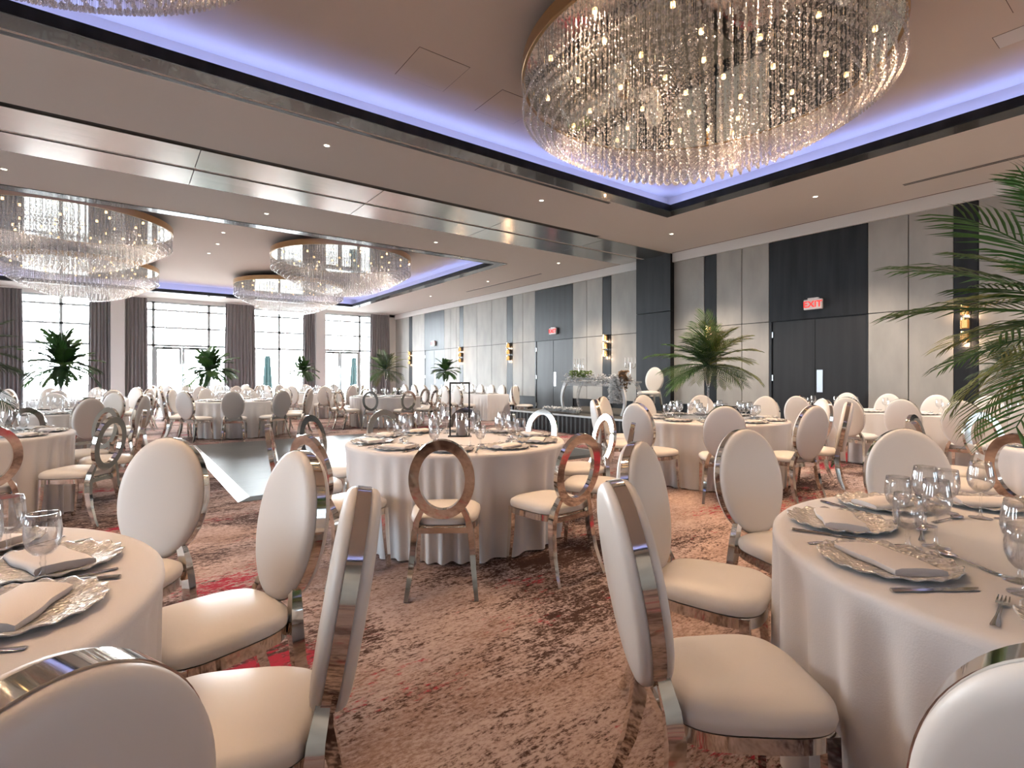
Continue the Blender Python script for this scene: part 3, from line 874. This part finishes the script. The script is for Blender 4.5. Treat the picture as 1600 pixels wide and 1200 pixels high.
def fork_parts():
    h = MB().rings([[(x * w, y, z * .002 + hz) for x, z in ((-1, 0), (0, 1), (1, 0), (0, -1))] for y, w, hz in ((-.10, .008, .003), (-.09, .009, .0035), (-.03, .0045, .006), (.03, .004, .009), (.045, .006, .008))])
    m = MB().rings([[(x * w, y, z * .001 + hz) for x, z in ((-1, -1), (-1, 1), (1, 1), (1, -1))] for y, w, hz in ((.044, .006, .008), (.055, .012, .006), (.068, .0125, .005))])
    for k in range(4):
        x = -.0105 + .007 * k
        m.bar([(x, .067, .005), (x, .09, .005), (x * .95, .112, .009)], [(.004, .002), (.0034, .002), (.0018, .0014)])
    return [('handle', h.mesh('handle', 'cutlery', 60)), ('tines', m.mesh('tines', 'cutlery', 40))]
def spoon_parts(m='cutlery'):
    h = MB().rings([[(x * w, y, z * .002 + hz) for x, z in ((-1, 0), (0, 1), (1, 0), (0, -1))] for y, w, hz in ((-.09, .008, .003), (-.08, .009, .0035), (-.02, .004, .006), (.035, .0038, .008))])
    rs = []
    for i in range(7):
        t = i / 6; y = .034 + .062 * t
        w = .0185 * sin(pi * min(max(t, .04), .97)) ** .62
        row = [(w * cos(q), y, .0085 - .0075 * sin(q) * sin(pi * min(max(t, .03), .97))) for q in [pi * k / 8 for k in range(9)]]
        row += [(p[0] * .94, p[1], p[2] + .0014) for p in reversed(row)]
        rs.append(row)
    return [('handle', h.mesh('handle', m, 60)), ('bowl', MB().rings(rs).mesh('bowl', m, 60))]
KN, FK, SP = knife_parts(), fork_parts(), spoon_parts()
items = {}   # (table, kind) -> list of (x, y, z, rz)
def put(k, kind, c, rz, lx, ly, z=.7625, turn=0.):
    x = c[0] + lx * cos(rz) - ly * sin(rz)
    y = c[1] + lx * sin(rz) + ly * cos(rz)
    items.setdefault((k, kind), []).append((x, y, z, rz + turn))
def setting(k, c, rz, full, yr=.70):
    """one place setting; local +y points from the guest to the table's middle"""
    rnd = random.Random(hash((round(c[0], 2), round(rz, 2))) % 1000)
    j = lambda s: (rnd.random() - .5) * s
    put(k, 'charger', c, rz, j(.02), -yr, turn=j(2))
    put(k, 'napkin', c, rz, j(.015), -yr, .7685, turn=j(.35))
    wx, wy, gx, gy = (.13, .255, .205, .19) if k != 'T3' else (.185, .165, .240, .06)
    put(k, 'wine', c, rz, wx + j(.03), -yr + wy + j(.02))
    put(k, 'goblet', c, rz, gx + j(.02), -yr + gy + j(.02))
    if full:
        put(k, 'knife', c, rz, .188, -yr - .02, turn=j(.1))
        put(k, 'fork', c, rz, -.190, -yr - .02, turn=j(.1))
        put(k, 'spoon', c, rz, .0 + j(.02), -yr + .235, turn=pi / 2 + j(.15))
for k, (x, y, ck, angs, d) in TAB.items():
    for a in angs:
        setting(k, (x, y), R(a) + pi / 2, k in ('T1', 'T2', 'T3'), .70 if k != 'T3' else .63)
for y in (3.77, 3.10, 2.46, 1.86, 1.25, .6): setting('T5', (T5X, y), -pi / 2, False, .20) if False else None
def long_setting(k, cx, y, s):
    rz = -pi / 2 if s < 0 else pi / 2
    put(k, 'charger', (cx + s * .2, y), rz, 0, 0)
    put(k, 'napkin', (cx + s * .2, y), rz, 0, 0, .7685)
    put(k, 'wine', (cx + s * .03, y), rz, .12, 0)
    put(k, 'goblet', (cx + s * .07, y), rz, .2, 0)
for y in (3.77, 3.10, 2.46, 1.86, 1.25): long_setting('T5', T5X, y, -1)
for y in (3.9, 3.28, 2.64, 2.03, 1.4): long_setting('T5', T5X, y, 1)
for y in (16.6, 15.9, 15.2, 14.5, 13.8, 13.1): long_setting('T12', T12X, y, -1)
for y in (14.35, 13.75, 13.05): long_setting('T12', T12X, y, 1)
NAMES = {'charger': ('charger_plate', 'textured silver charger plate', 'plate'), 'napkin': ('folded_napkin', 'folded white napkin', 'napkin'), 'wine': ('wine_glass', 'tall clear wine glass', 'glass'),
         'goblet': ('water_goblet', 'short-stemmed clear water goblet', 'glass'), 'knife': ('table_knife', 'steel table knife', 'knife'), 'fork': ('table_fork', 'steel table fork', 'fork'), 'spoon': ('dessert_spoon', 'steel dessert spoon', 'spoon')}
PLUR = {'charger': 'charger plates', 'napkin': 'napkins', 'wine': 'wine glasses', 'goblet': 'water goblets', 'knife': 'knives', 'fork': 'forks', 'spoon': 'spoons'}
for (k, kind), lst in items.items():
    lst.sort(key=lambda p: project(p[0], p[1], .76)[0])
    nm, de, cat = NAMES[kind]
    near = k in ('T1', 'T2', 'T3', 'T4')
    for i, (x, y, z, rz) in enumerate(lst):
        px, py, dd = project(x, y, z)
        if dd < .25: continue
        lab = f'{de}, {ORD[i]} from left on the {DES[k]}'
        g = f'{PLUR[kind]} on the {DES[k]}'
        if kind == 'charger': tag(ob(nm, CHG, None, (x, y, z), rz), lab, cat, g)
        elif kind == 'napkin': tag(ob(nm, NAPS[i % 3], None, (x, y, z), rz), lab, cat, g)
        elif kind in ('wine', 'goblet'):
            if near: spawn(WIN if kind == 'wine' else GOB, nm, lab, cat, (x, y, z), rz, g)
            else: tag(ob(nm, WIN1 if kind == 'wine' else GOB1, None, (x, y, z), rz), lab, cat, g)
        else:
            spawn({'knife': KN, 'fork': FK, 'spoon': SP}[kind], nm, lab, cat, (x, y, z), rz, g)

# ------------------------------------------------------------------ palms in tall vases
def frond_mesh(L, droop, m, seed, wide=1.):
    rnd = random.Random(seed)
    b = MB()
    n = 22
    pts = []
    ang, x, z = droop * .5, 0., 0.
    for i in range(n + 1):
        pts.append(Vector((x, 0, z)))
        x += cos(ang) * L / n; z += sin(ang) * L / n
        ang -= droop / n
    b.tube(pts, [.0045 * (1 - .8 * i / n) + .0008 for i in range(n + 1)], 5)
    for i in range(3, n + 1):
        t = i / n
        T = (pts[min(i + 1, n)] - pts[i - 1]).normalized()
        ln = L * (.17 + .25 * sin(pi * min(1, t * .95 + .03)) ** .8) * (.9 + .2 * rnd.random())
        for s in (-1, 1):
            fw = .75 + .8 * t
            d = (T * fw + Vector((0, s, 0)) + Vector((0, 0, .10 + .15 * (rnd.random() - .5)))).normalized()
            w = .0125 * (L / .7) * wide
            up = T.cross(d).normalized()
            side = T * 1.0
            P0 = pts[i]; P1 = P0 + d * ln * .35; P2 = P0 + d * ln * .72 + Vector((0, 0, -.05 * ln)); P3 = P0 + d * ln + Vector((0, 0, -.18 * ln))
            def o_(P, ww): return [P - side * ww, P + up * ww * .35, P + side * ww]
            vs = o_(P0, w * .25) + o_(P1, w * .8) + o_(P2, w * .62) + [P3]
            b.add(vs, [(0, 1, 4, 3), (1, 2, 5, 4), (3, 4, 7, 6), (4, 5, 8, 7), (6, 7, 9), (7, 8, 9)])
    return b.mesh('frond', m, 180)
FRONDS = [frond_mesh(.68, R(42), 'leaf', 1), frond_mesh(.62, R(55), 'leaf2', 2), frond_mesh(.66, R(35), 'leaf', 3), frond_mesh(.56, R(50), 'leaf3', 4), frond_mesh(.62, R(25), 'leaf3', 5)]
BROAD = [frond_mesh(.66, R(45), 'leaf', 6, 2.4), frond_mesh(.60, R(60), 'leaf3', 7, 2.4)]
vase_me = [('bowl', MB().lathe([(.012, .40), (.020, .42), (.034, .50), (.058, .62), (.075, .66), (.073, .66), (.056, .62), (.031, .50), (.016, .42)], 20).mesh('bowl', 'glass', 180)),
           ('stem', MB().lathe([(.03, .008), (.012, .03), (.010, .2), (.012, .41)], 14).mesh('stem', 'glass', 180)),
           ('foot', MB().lathe([(.002, 0), (.11, 0), (.11, .006), (.03, .012)], 28).mesh('foot', 'glass', 180))]
def palm(x, y, lab, where, scale=1., seed=0, nf=34, vz=.762, dark=False, broad=False):
    spawn(vase_me, 'tall_glass_vase', f'tall clear trumpet vase holding the palm on the {where}', 'vase', (x, y, vz), 0, 'tall glass vases')
    t = thing('palm_arrangement', lab, 'palm', (x, y, vz + .67), seed * 1.1, 'palm centrepieces', scale)
    rnd = random.Random(seed)
    for i in range(nf):
        u = (i + .5) / nf
        az = i * 2.39996 + rnd.random() * .5
        tiltup = R(84) - R(122) * u ** .72 + R(14) * (rnd.random() - .5)      # inner fronds upright, outer ones hanging
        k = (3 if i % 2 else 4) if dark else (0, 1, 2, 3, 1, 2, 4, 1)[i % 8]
        o = ob('frond', BROAD[i % 2] if broad else FRONDS[k], t)
        o.rotation_euler = (0, -tiltup, az)
        s = .78 + .35 * rnd.random()
        o.scale = (s, s, s)
    stem = MB().tube([(0, 0, -.24), (0, 0, .03)], .022, 8)
    ob('stem_bundle', stem.mesh('stem_bundle', 'leaf3'), t)
palm(6.00, 3.90, 'big green and yellow palm frond arrangement beside the stage', 'table beside the stage', .95, 1, 46)
palm(2.34, .17, 'large palm frond arrangement reaching in from the right edge, nearest of all', 'front table', .80, 2, 46)
palm(9.2, 1.68, 'small dark palm arrangement half hidden by the large fronds, by the wall', 'long table by the near wall', .62, 3, 26, dark=True)
palm(-1.29, 6.76, 'dark palm arrangement whose frond tips enter at the left edge', 'table with hollow-backed chairs', 1.0, 4, 34, dark=True)
palm(-.72, 10.3, 'dark green palm arrangement before the first window', 'table left of the dance floor', .78, 5, 32, dark=True, broad=True)
palm(2.2, 18.9, 'palm arrangement before the wide curtain of the first glass door', 'table before the first glass door', 1.2, 6, 34, dark=True, broad=True)
palm(4.55, 17.25, 'smallest palm arrangement, before the narrow curtain by the third window', 'table before the third window', .75, 7, 26, broad=True)
palm(5.6, 13.2, 'palm arrangement on the far table with hollow-backed chairs', 'far table with hollow-backed chairs', .92, 8, 32)
palm(T12X, 15.6, 'palm arrangement in front of the farthest wall doors', 'long table beyond the stage', .8, 9, 26, dark=True, broad=True)

# ------------------------------------------------------------------ centre table: frame stand and candle
cx, cy_ = 2.42, 4.055
t = thing('candle_frame_stand', 'open black metal frame stand upright on the centre table', 'frame stand', (cx, cy_, .7625), R(-36.5 + 6))
w, h, s = .085, .47, .007
ob('upright', MB().bbox(-w - s, -w + s, -s, s, .0, h, .002).mesh('upright', 'black', smooth=False), t)
ob('upright', MB().bbox(w - s, w + s, -s, s, .0, h, .002).mesh('upright', 'black', smooth=False), t)
ob('top_bar', MB().bbox(-w - s, w + s, -s, s, h, h + 2 * s, .002).mesh('top_bar', 'black', smooth=False), t)
ob('base_plate', MB().bbox(-w - .02, w + .02, -.06, .06, .0, .006, .002).mesh('base_plate', 'black', smooth=False), t)
tag(ob('hurricane_glass', MB().lathe([(.001, .001), (.05, .001), (.052, .004), (.052, .20), (.050, .20), (.050, .005), (.001, .004)], 28).mesh('hurricane_glass', 'glass', 180), None, (2.435, 4.045, .769)), 'clear glass hurricane cylinder around the candle in the black frame', 'candle holder')
t = thing('pillar_candle', 'pale pink pillar candle inside the glass cylinder on the centre table', 'candle', (2.435, 4.045, .774))
ob('wax', MB().lathe([(.001, 0), (.037, 0), (.038, .004), (.038, .125), (.034, .130), (.012, .126), (.001, .126)], 28).mesh('wax', 'wax', 60), t)
ob('wick', MB().tube([(0, 0, .12), (.001, 0, .14)], .0015, 6).mesh('wick', 'black'), t)

# a second frame stand on the far table before the third window
t = thing('candle_frame_stand', 'small black frame stand far off on the palm table before the third window', 'frame stand', (5.35, 17.0, .7625), R(-20))
ob('upright', MB().bbox(-w - s, -w + s, -s, s, .0, h, .002).mesh('upright', 'black', smooth=False), t)
ob('upright', MB().bbox(w - s, w + s, -s, s, .0, h, .002).mesh('upright', 'black', smooth=False), t)
ob('top_bar', MB().bbox(-w - s, w + s, -s, s, h, h + 2 * s, .002).mesh('top_bar', 'black', smooth=False), t)
ob('base_plate', MB().bbox(-w - .02, w + .02, -.06, .06, .0, .006, .002).mesh('base_plate', 'black', smooth=False), t)

# ------------------------------------------------------------------ dance floor
DX0, DX1, DY0, DY1 = 1.08, 6.45, 6.14, 11.3
t = thing('dance_floor', 'dark slate-coloured portable dance floor with silver bevelled edges on the carpet', 'dance floor', ((DX0 + DX1) / 2, (DY0 + DY1) / 2, 0))
a, b = (DX1 - DX0) / 2, (DY1 - DY0) / 2
ob('floor_panel', MB().box(-a, a, -b, b, .001, .022).mesh('floor_panel', 'dance', smooth=False), t)
e = .13
for q in (((-a, -b), (-a, b), (-a - e, b + e), (-a - e, -b - e)), ((a, b), (a, -b), (a + e, -b - e), (a + e, b + e))):
    v = [(q[0][0], q[0][1], .023), (q[1][0], q[1][1], .023), (q[2][0], q[2][1], .004), (q[3][0], q[3][1], .004)]
    v += [(p[0], p[1], .001) for p in v]
    ob('edge_ramp', MB().add(v, [(0, 1, 2, 3), (4, 7, 6, 5), (0, 3, 7, 4), (1, 5, 6, 2), (2, 6, 7, 3), (0, 4, 5, 1)]).mesh('edge_ramp', 'alu', smooth=False), t)
for q in (((a, -b), (-a, -b), (-a - e, -b - e), (a + e, -b - e)), ((-a, b), (a, b), (a + e, b + e), (-a - e, b + e))):
    v = [(q[0][0], q[0][1], .023), (q[1][0], q[1][1], .023), (q[2][0], q[2][1], .004), (q[3][0], q[3][1], .004)]
    v += [(p[0], p[1], .001) for p in v]
    ob('edge_ramp', MB().add(v, [(0, 1, 2, 3), (4, 7, 6, 5), (0, 3, 7, 4), (1, 5, 6, 2), (2, 6, 7, 3), (0, 4, 5, 1)]).mesh('edge_ramp', 'black', smooth=False), t)

# ------------------------------------------------------------------ stage with sweetheart table
SX0, SX1, SY0, SY1, SZ = 8.1, 10.82, 6.2, 11.0, .42
t = thing('stage_platform', 'low black-skirted stage platform against the panelled wall', 'stage', ((SX0 + SX1) / 2, (SY0 + SY1) / 2, 0))
a, b = (SX1 - SX0) / 2, (SY1 - SY0) / 2
ob('deck', MB().box(-a, a, -b, b, SZ - .06, SZ).mesh('deck', 'stagetop', smooth=False), t)
ob('deck_edge', MB().box(-a - .012, -a, -b - .012, b + .012, SZ - .035, SZ + .003).mesh('deck_edge', 'alu', smooth=False), t)
per = []
for p, q, n in (((a, -b), (-a, -b), 120), ((-a, -b), (-a, b), 200), ((-a, b), (a, b), 120)):
    for j in range(n): per.append((p[0] + (q[0] - p[0]) * j / n, p[1] + (q[1] - p[1]) * j / n, p, q))
rows = []
for z, am in ((.005, .022), (.2, .016), (SZ - .04, .008)):
    row = []
    for j, (x, y, p, q) in enumerate(per):
        dx, dy = q[0] - p[0], q[1] - p[1]; l = hypot(dx, dy); nx, ny = -dy / l, dx / l
        s_ = .004 + am * (.5 + .5 * sin(j * 1.05))
        row.append((x - abs(nx) * s_ if x < -a + .01 else x, y + (s_ if y > b - .01 else -s_ if y < -b + .01 else 0), z))
    rows.append(row)
ob('skirt', MB().rings(rows, False, False, False).mesh('skirt', 'skirt', 180), t)

TX, TY0, TY1 = 9.05, 7.75, 9.75
t = thing('sweetheart_table', 'clear acrylic table with curved legs standing on the stage', 'table', (TX, (TY0 + TY1) / 2, SZ))
hw, hl = .32, (TY1 - TY0) / 2
ob('tabletop', MB().bbox(-hw, hw, -hl, hl, .72, .76, .006).mesh('tabletop', 'acrylic', smooth=False), t)
for sx in (-1, 1):
    for sy in (-1, 1):
        pts = [(sx * (hw - .05), sy * (hl - .12 + .14 * sin(pi * u * .9)), .72 * (1 - u)) for u in [k / 8 for k in range(9)]]
        ob('leg', MB().bar(pts, [(.05, .09 - .05 * k / 8) for k in range(9)]).mesh('leg', 'petal' if sx < 0 else 'acrylic', 50), t)
ob('apron', MB().bbox(-hw + .02, -hw + .04, -hl + .05, hl - .05, .64, .72, .004).mesh('apron', 'acrylic', smooth=False), t)

def petals(n, region, seed, size=.03):
    rnd = random.Random(seed); b_ = MB()
    for _ in range(n):
        p = region(rnd)
        r = size * (.6 + .8 * rnd.random())
        for k in range(4):
            a_ = k * pi / 2 + rnd.random()
            el = rnd.random() * 1.2
            d = Vector((cos(a_) * cos(el), sin(a_) * cos(el), sin(el)))
            u = d.cross(Vector((0, 0, 1))).normalized() * r * .5
            c = Vector(p)
            b_.add([c, c + d * r * .6 + u, c + d * r * 1.1, c + d * r * .6 - u], [(0, 1, 2, 3)])
    return b_
t = thing('flower_garland', 'white and green flower garland along the clear table on the stage', 'flowers', (TX, (TY0 + TY1) / 2, SZ + .76))
ob('white_blossoms', petals(900, lambda r: (-.22 + .3 * r.random(), (r.random() - .5) * 2 * hl, .02 + .14 * r.random() * r.random() - (.16 * r.random() if r.random() < .3 else 0)), 1).mesh('white_blossoms', 'petal'), t)
ob('green_leaves', petals(150, lambda r: (-.2 + .3 * r.random(), .25 + (r.random()) * .65 * hl, .06 + .16 * r.random()), 2, .045).mesh('green_leaves', 'green'), t)
def spray(r):
    u = r.random(); a_ = r.random() * 6.28; q = .17 * sqrt(r.random())
    return (-.28 + q * cos(a_), -hl + .18 + q * sin(a_) + .05 * u, .12 - .62 * u)
t = thing('flower_cascade', 'cascading white flower spray with brown dried blooms at the table end', 'flowers', (TX, (TY0 + TY1) / 2, SZ + .76))
ob('white_blossoms', petals(800, spray, 3, .042).mesh('white_blossoms', 'petal'), t)
ob('dried_blooms', petals(170, lambda r: (-.3 + .18 * r.random(), -hl + .02 + .14 * r.random(), .2 - .45 * r.random()), 4, .045).mesh('dried_blooms', 'dried'), t)
t = thing('floor_flowers', 'low white flower runner lying along the front edge of the stage', 'flowers', (8.35, 9.3, SZ))
ob('white_blossoms', petals(480, lambda r: (.16 * (r.random() - .5), 1.1 * (r.random() - .5) * 1.1, .02 + .09 * r.random()), 5, .045).mesh('white_blossoms', 'petal'), t)
for i, y in enumerate((9.62, 7.95)):
    t = thing('candelabrum', 'four-armed candelabrum with white candles on the stage, ' + ('nearer the double doors' if i == 0 else 'nearer the raised white chair'), 'candelabrum', (TX + .16, y, SZ + .76), group='candelabra on the stage')
    ob('base', MB().lathe([(.001, 0), (.08, 0), (.075, .012), (.02, .03)], 20).mesh('base', 'chrome'), t)
    ob('stem', MB().tube([(0, 0, .02), (0, 0, .42)], .009, 8).mesh('stem', 'chrome'), t)
    for k in range(4):
        yy = -.15 + .1 * k
        arm = ob('arm', MB().tube([(0, 0, .30), (0, yy * .6, .29), (0, yy, .33), (0, yy, .40)], .006, 6).mesh('arm', 'chrome'), t)
        ob('candle', MB().lathe([(.001, .40), (.011, .40), (.011, .54), (.001, .545)], 10, (0, yy)).mesh('candle', 'petal'), arm)
spawn(PADDED, 'oval_back_chair', 'white padded oval-back chair raised on the stage behind the flower table', 'chair', (9.95, 8.02, SZ), pi / 2 + .25, 'chairs on the stage', 1.08)
# lone chair at the end of the far long table
spawn(PADDED, 'oval_back_chair', 'white padded oval-back chair standing alone before the far sconce beside the long table', 'chair', (9.25, 11.9, 0), pi + .5, 'chairs at the long table beyond the stage')

# ------------------------------------------------------------------ wall sconces and exit signs
def sconce_parts():
    P = [('backplate', MB().bbox(-.012, 0, -.06, .06, -.36, .36, .003).mesh('backplate', 'black', smooth=False))]
    for z in (.24, .02, -.20):
        P.append(('gold_band', MB().lathe([(.055, z + .06), (.058, z + .06), (.058, z + .10), (.055, z + .10), (.055, z + .06)], 24, (-.07, 0)).mesh('gold_band', 'gold')))
        f = MB()
        for j in range(22):
            a_ = 2 * pi * j / 22
            f.tube([(-.07 + .054 * cos(a_), .054 * sin(a_), z + .06), (-.07 + .054 * cos(a_), .054 * sin(a_), z - .075)], .0038, 5)
        P.append(('fringe', f.mesh('fringe', 'gold')))
        P.append(('glow_core', MB().lathe([(.001, z - .06), (.034, z - .06), (.034, z + .07), (.001, z + .07)], 12, (-.07, 0)).mesh('glow_core', 'sconceglow')))
    return P
SC = sconce_parts()
wh = {0: 'farthest along the wall, near the corner', 1: 'by the farthest double doors', 2: 'between the far double doors and the long table', 3: 'beside the stage behind the flowers', 4: 'hidden among the palm leaves of the table by the stage', 5: 'behind the big palm fronds at the right'}
vis = sorted([y for y in strips if y > 2], reverse=True)
for i, y in enumerate(vis):
    t = spawn(SC, 'wall_sconce', 'gold fringed wall sconce ' + wh.get(i, 'on a dark strip of the wall'), 'wall lamp', (XW - .03, y, 2.12), 0, 'gold wall sconces')
    light('sconce_lamp', 'POINT', (-.07, 0, .14), 5, WARM, t, shadow_soft_size=.03)
    light('sconce_lamp', 'POINT', (-.07, 0, -.31), 5, WARM, t, shadow_soft_size=.03)
tx = bpy.data.curves.new('exit_letters', 'FONT')
tx.body = 'EXIT'; tx.size = .17; tx.extrude = .003; tx.align_x = 'CENTER'; tx.align_y = 'CENTER'
tx.materials.append(M['red'])
tx.offset = .004
for y, nm in ((4.79, 'above the near dark double doors'), (12.58, 'above the double doors past the stage'), (20.55, 'above the farthest double doors')):
    t = thing('exit_sign', 'red lettered exit sign on the dark panel ' + nm, 'exit sign', (XW - .03, y, 2.72), 0, 'exit signs')
    ob('housing', MB().bbox(-.07, 0, -.17, .17, -.11, .09, .008).mesh('housing', 'signface', 40), t)
    ob('mount', MB().bbox(-.06, 0, -.10, .10, .09, .12, .004).mesh('mount', 'signface', 40), t)
    if y < 5:
        tmp = bpy.data.objects.new('lettering', tx)
        txm = bpy.data.meshes.new_from_object(tmp)
        txm.name = 'lettering'
        bpy.data.objects.remove(tmp)
    o = ob('lettering', txm, t)
    o.location = (-.073, 0, -.012); o.rotation_euler = (pi / 2, 0, -pi / 2)
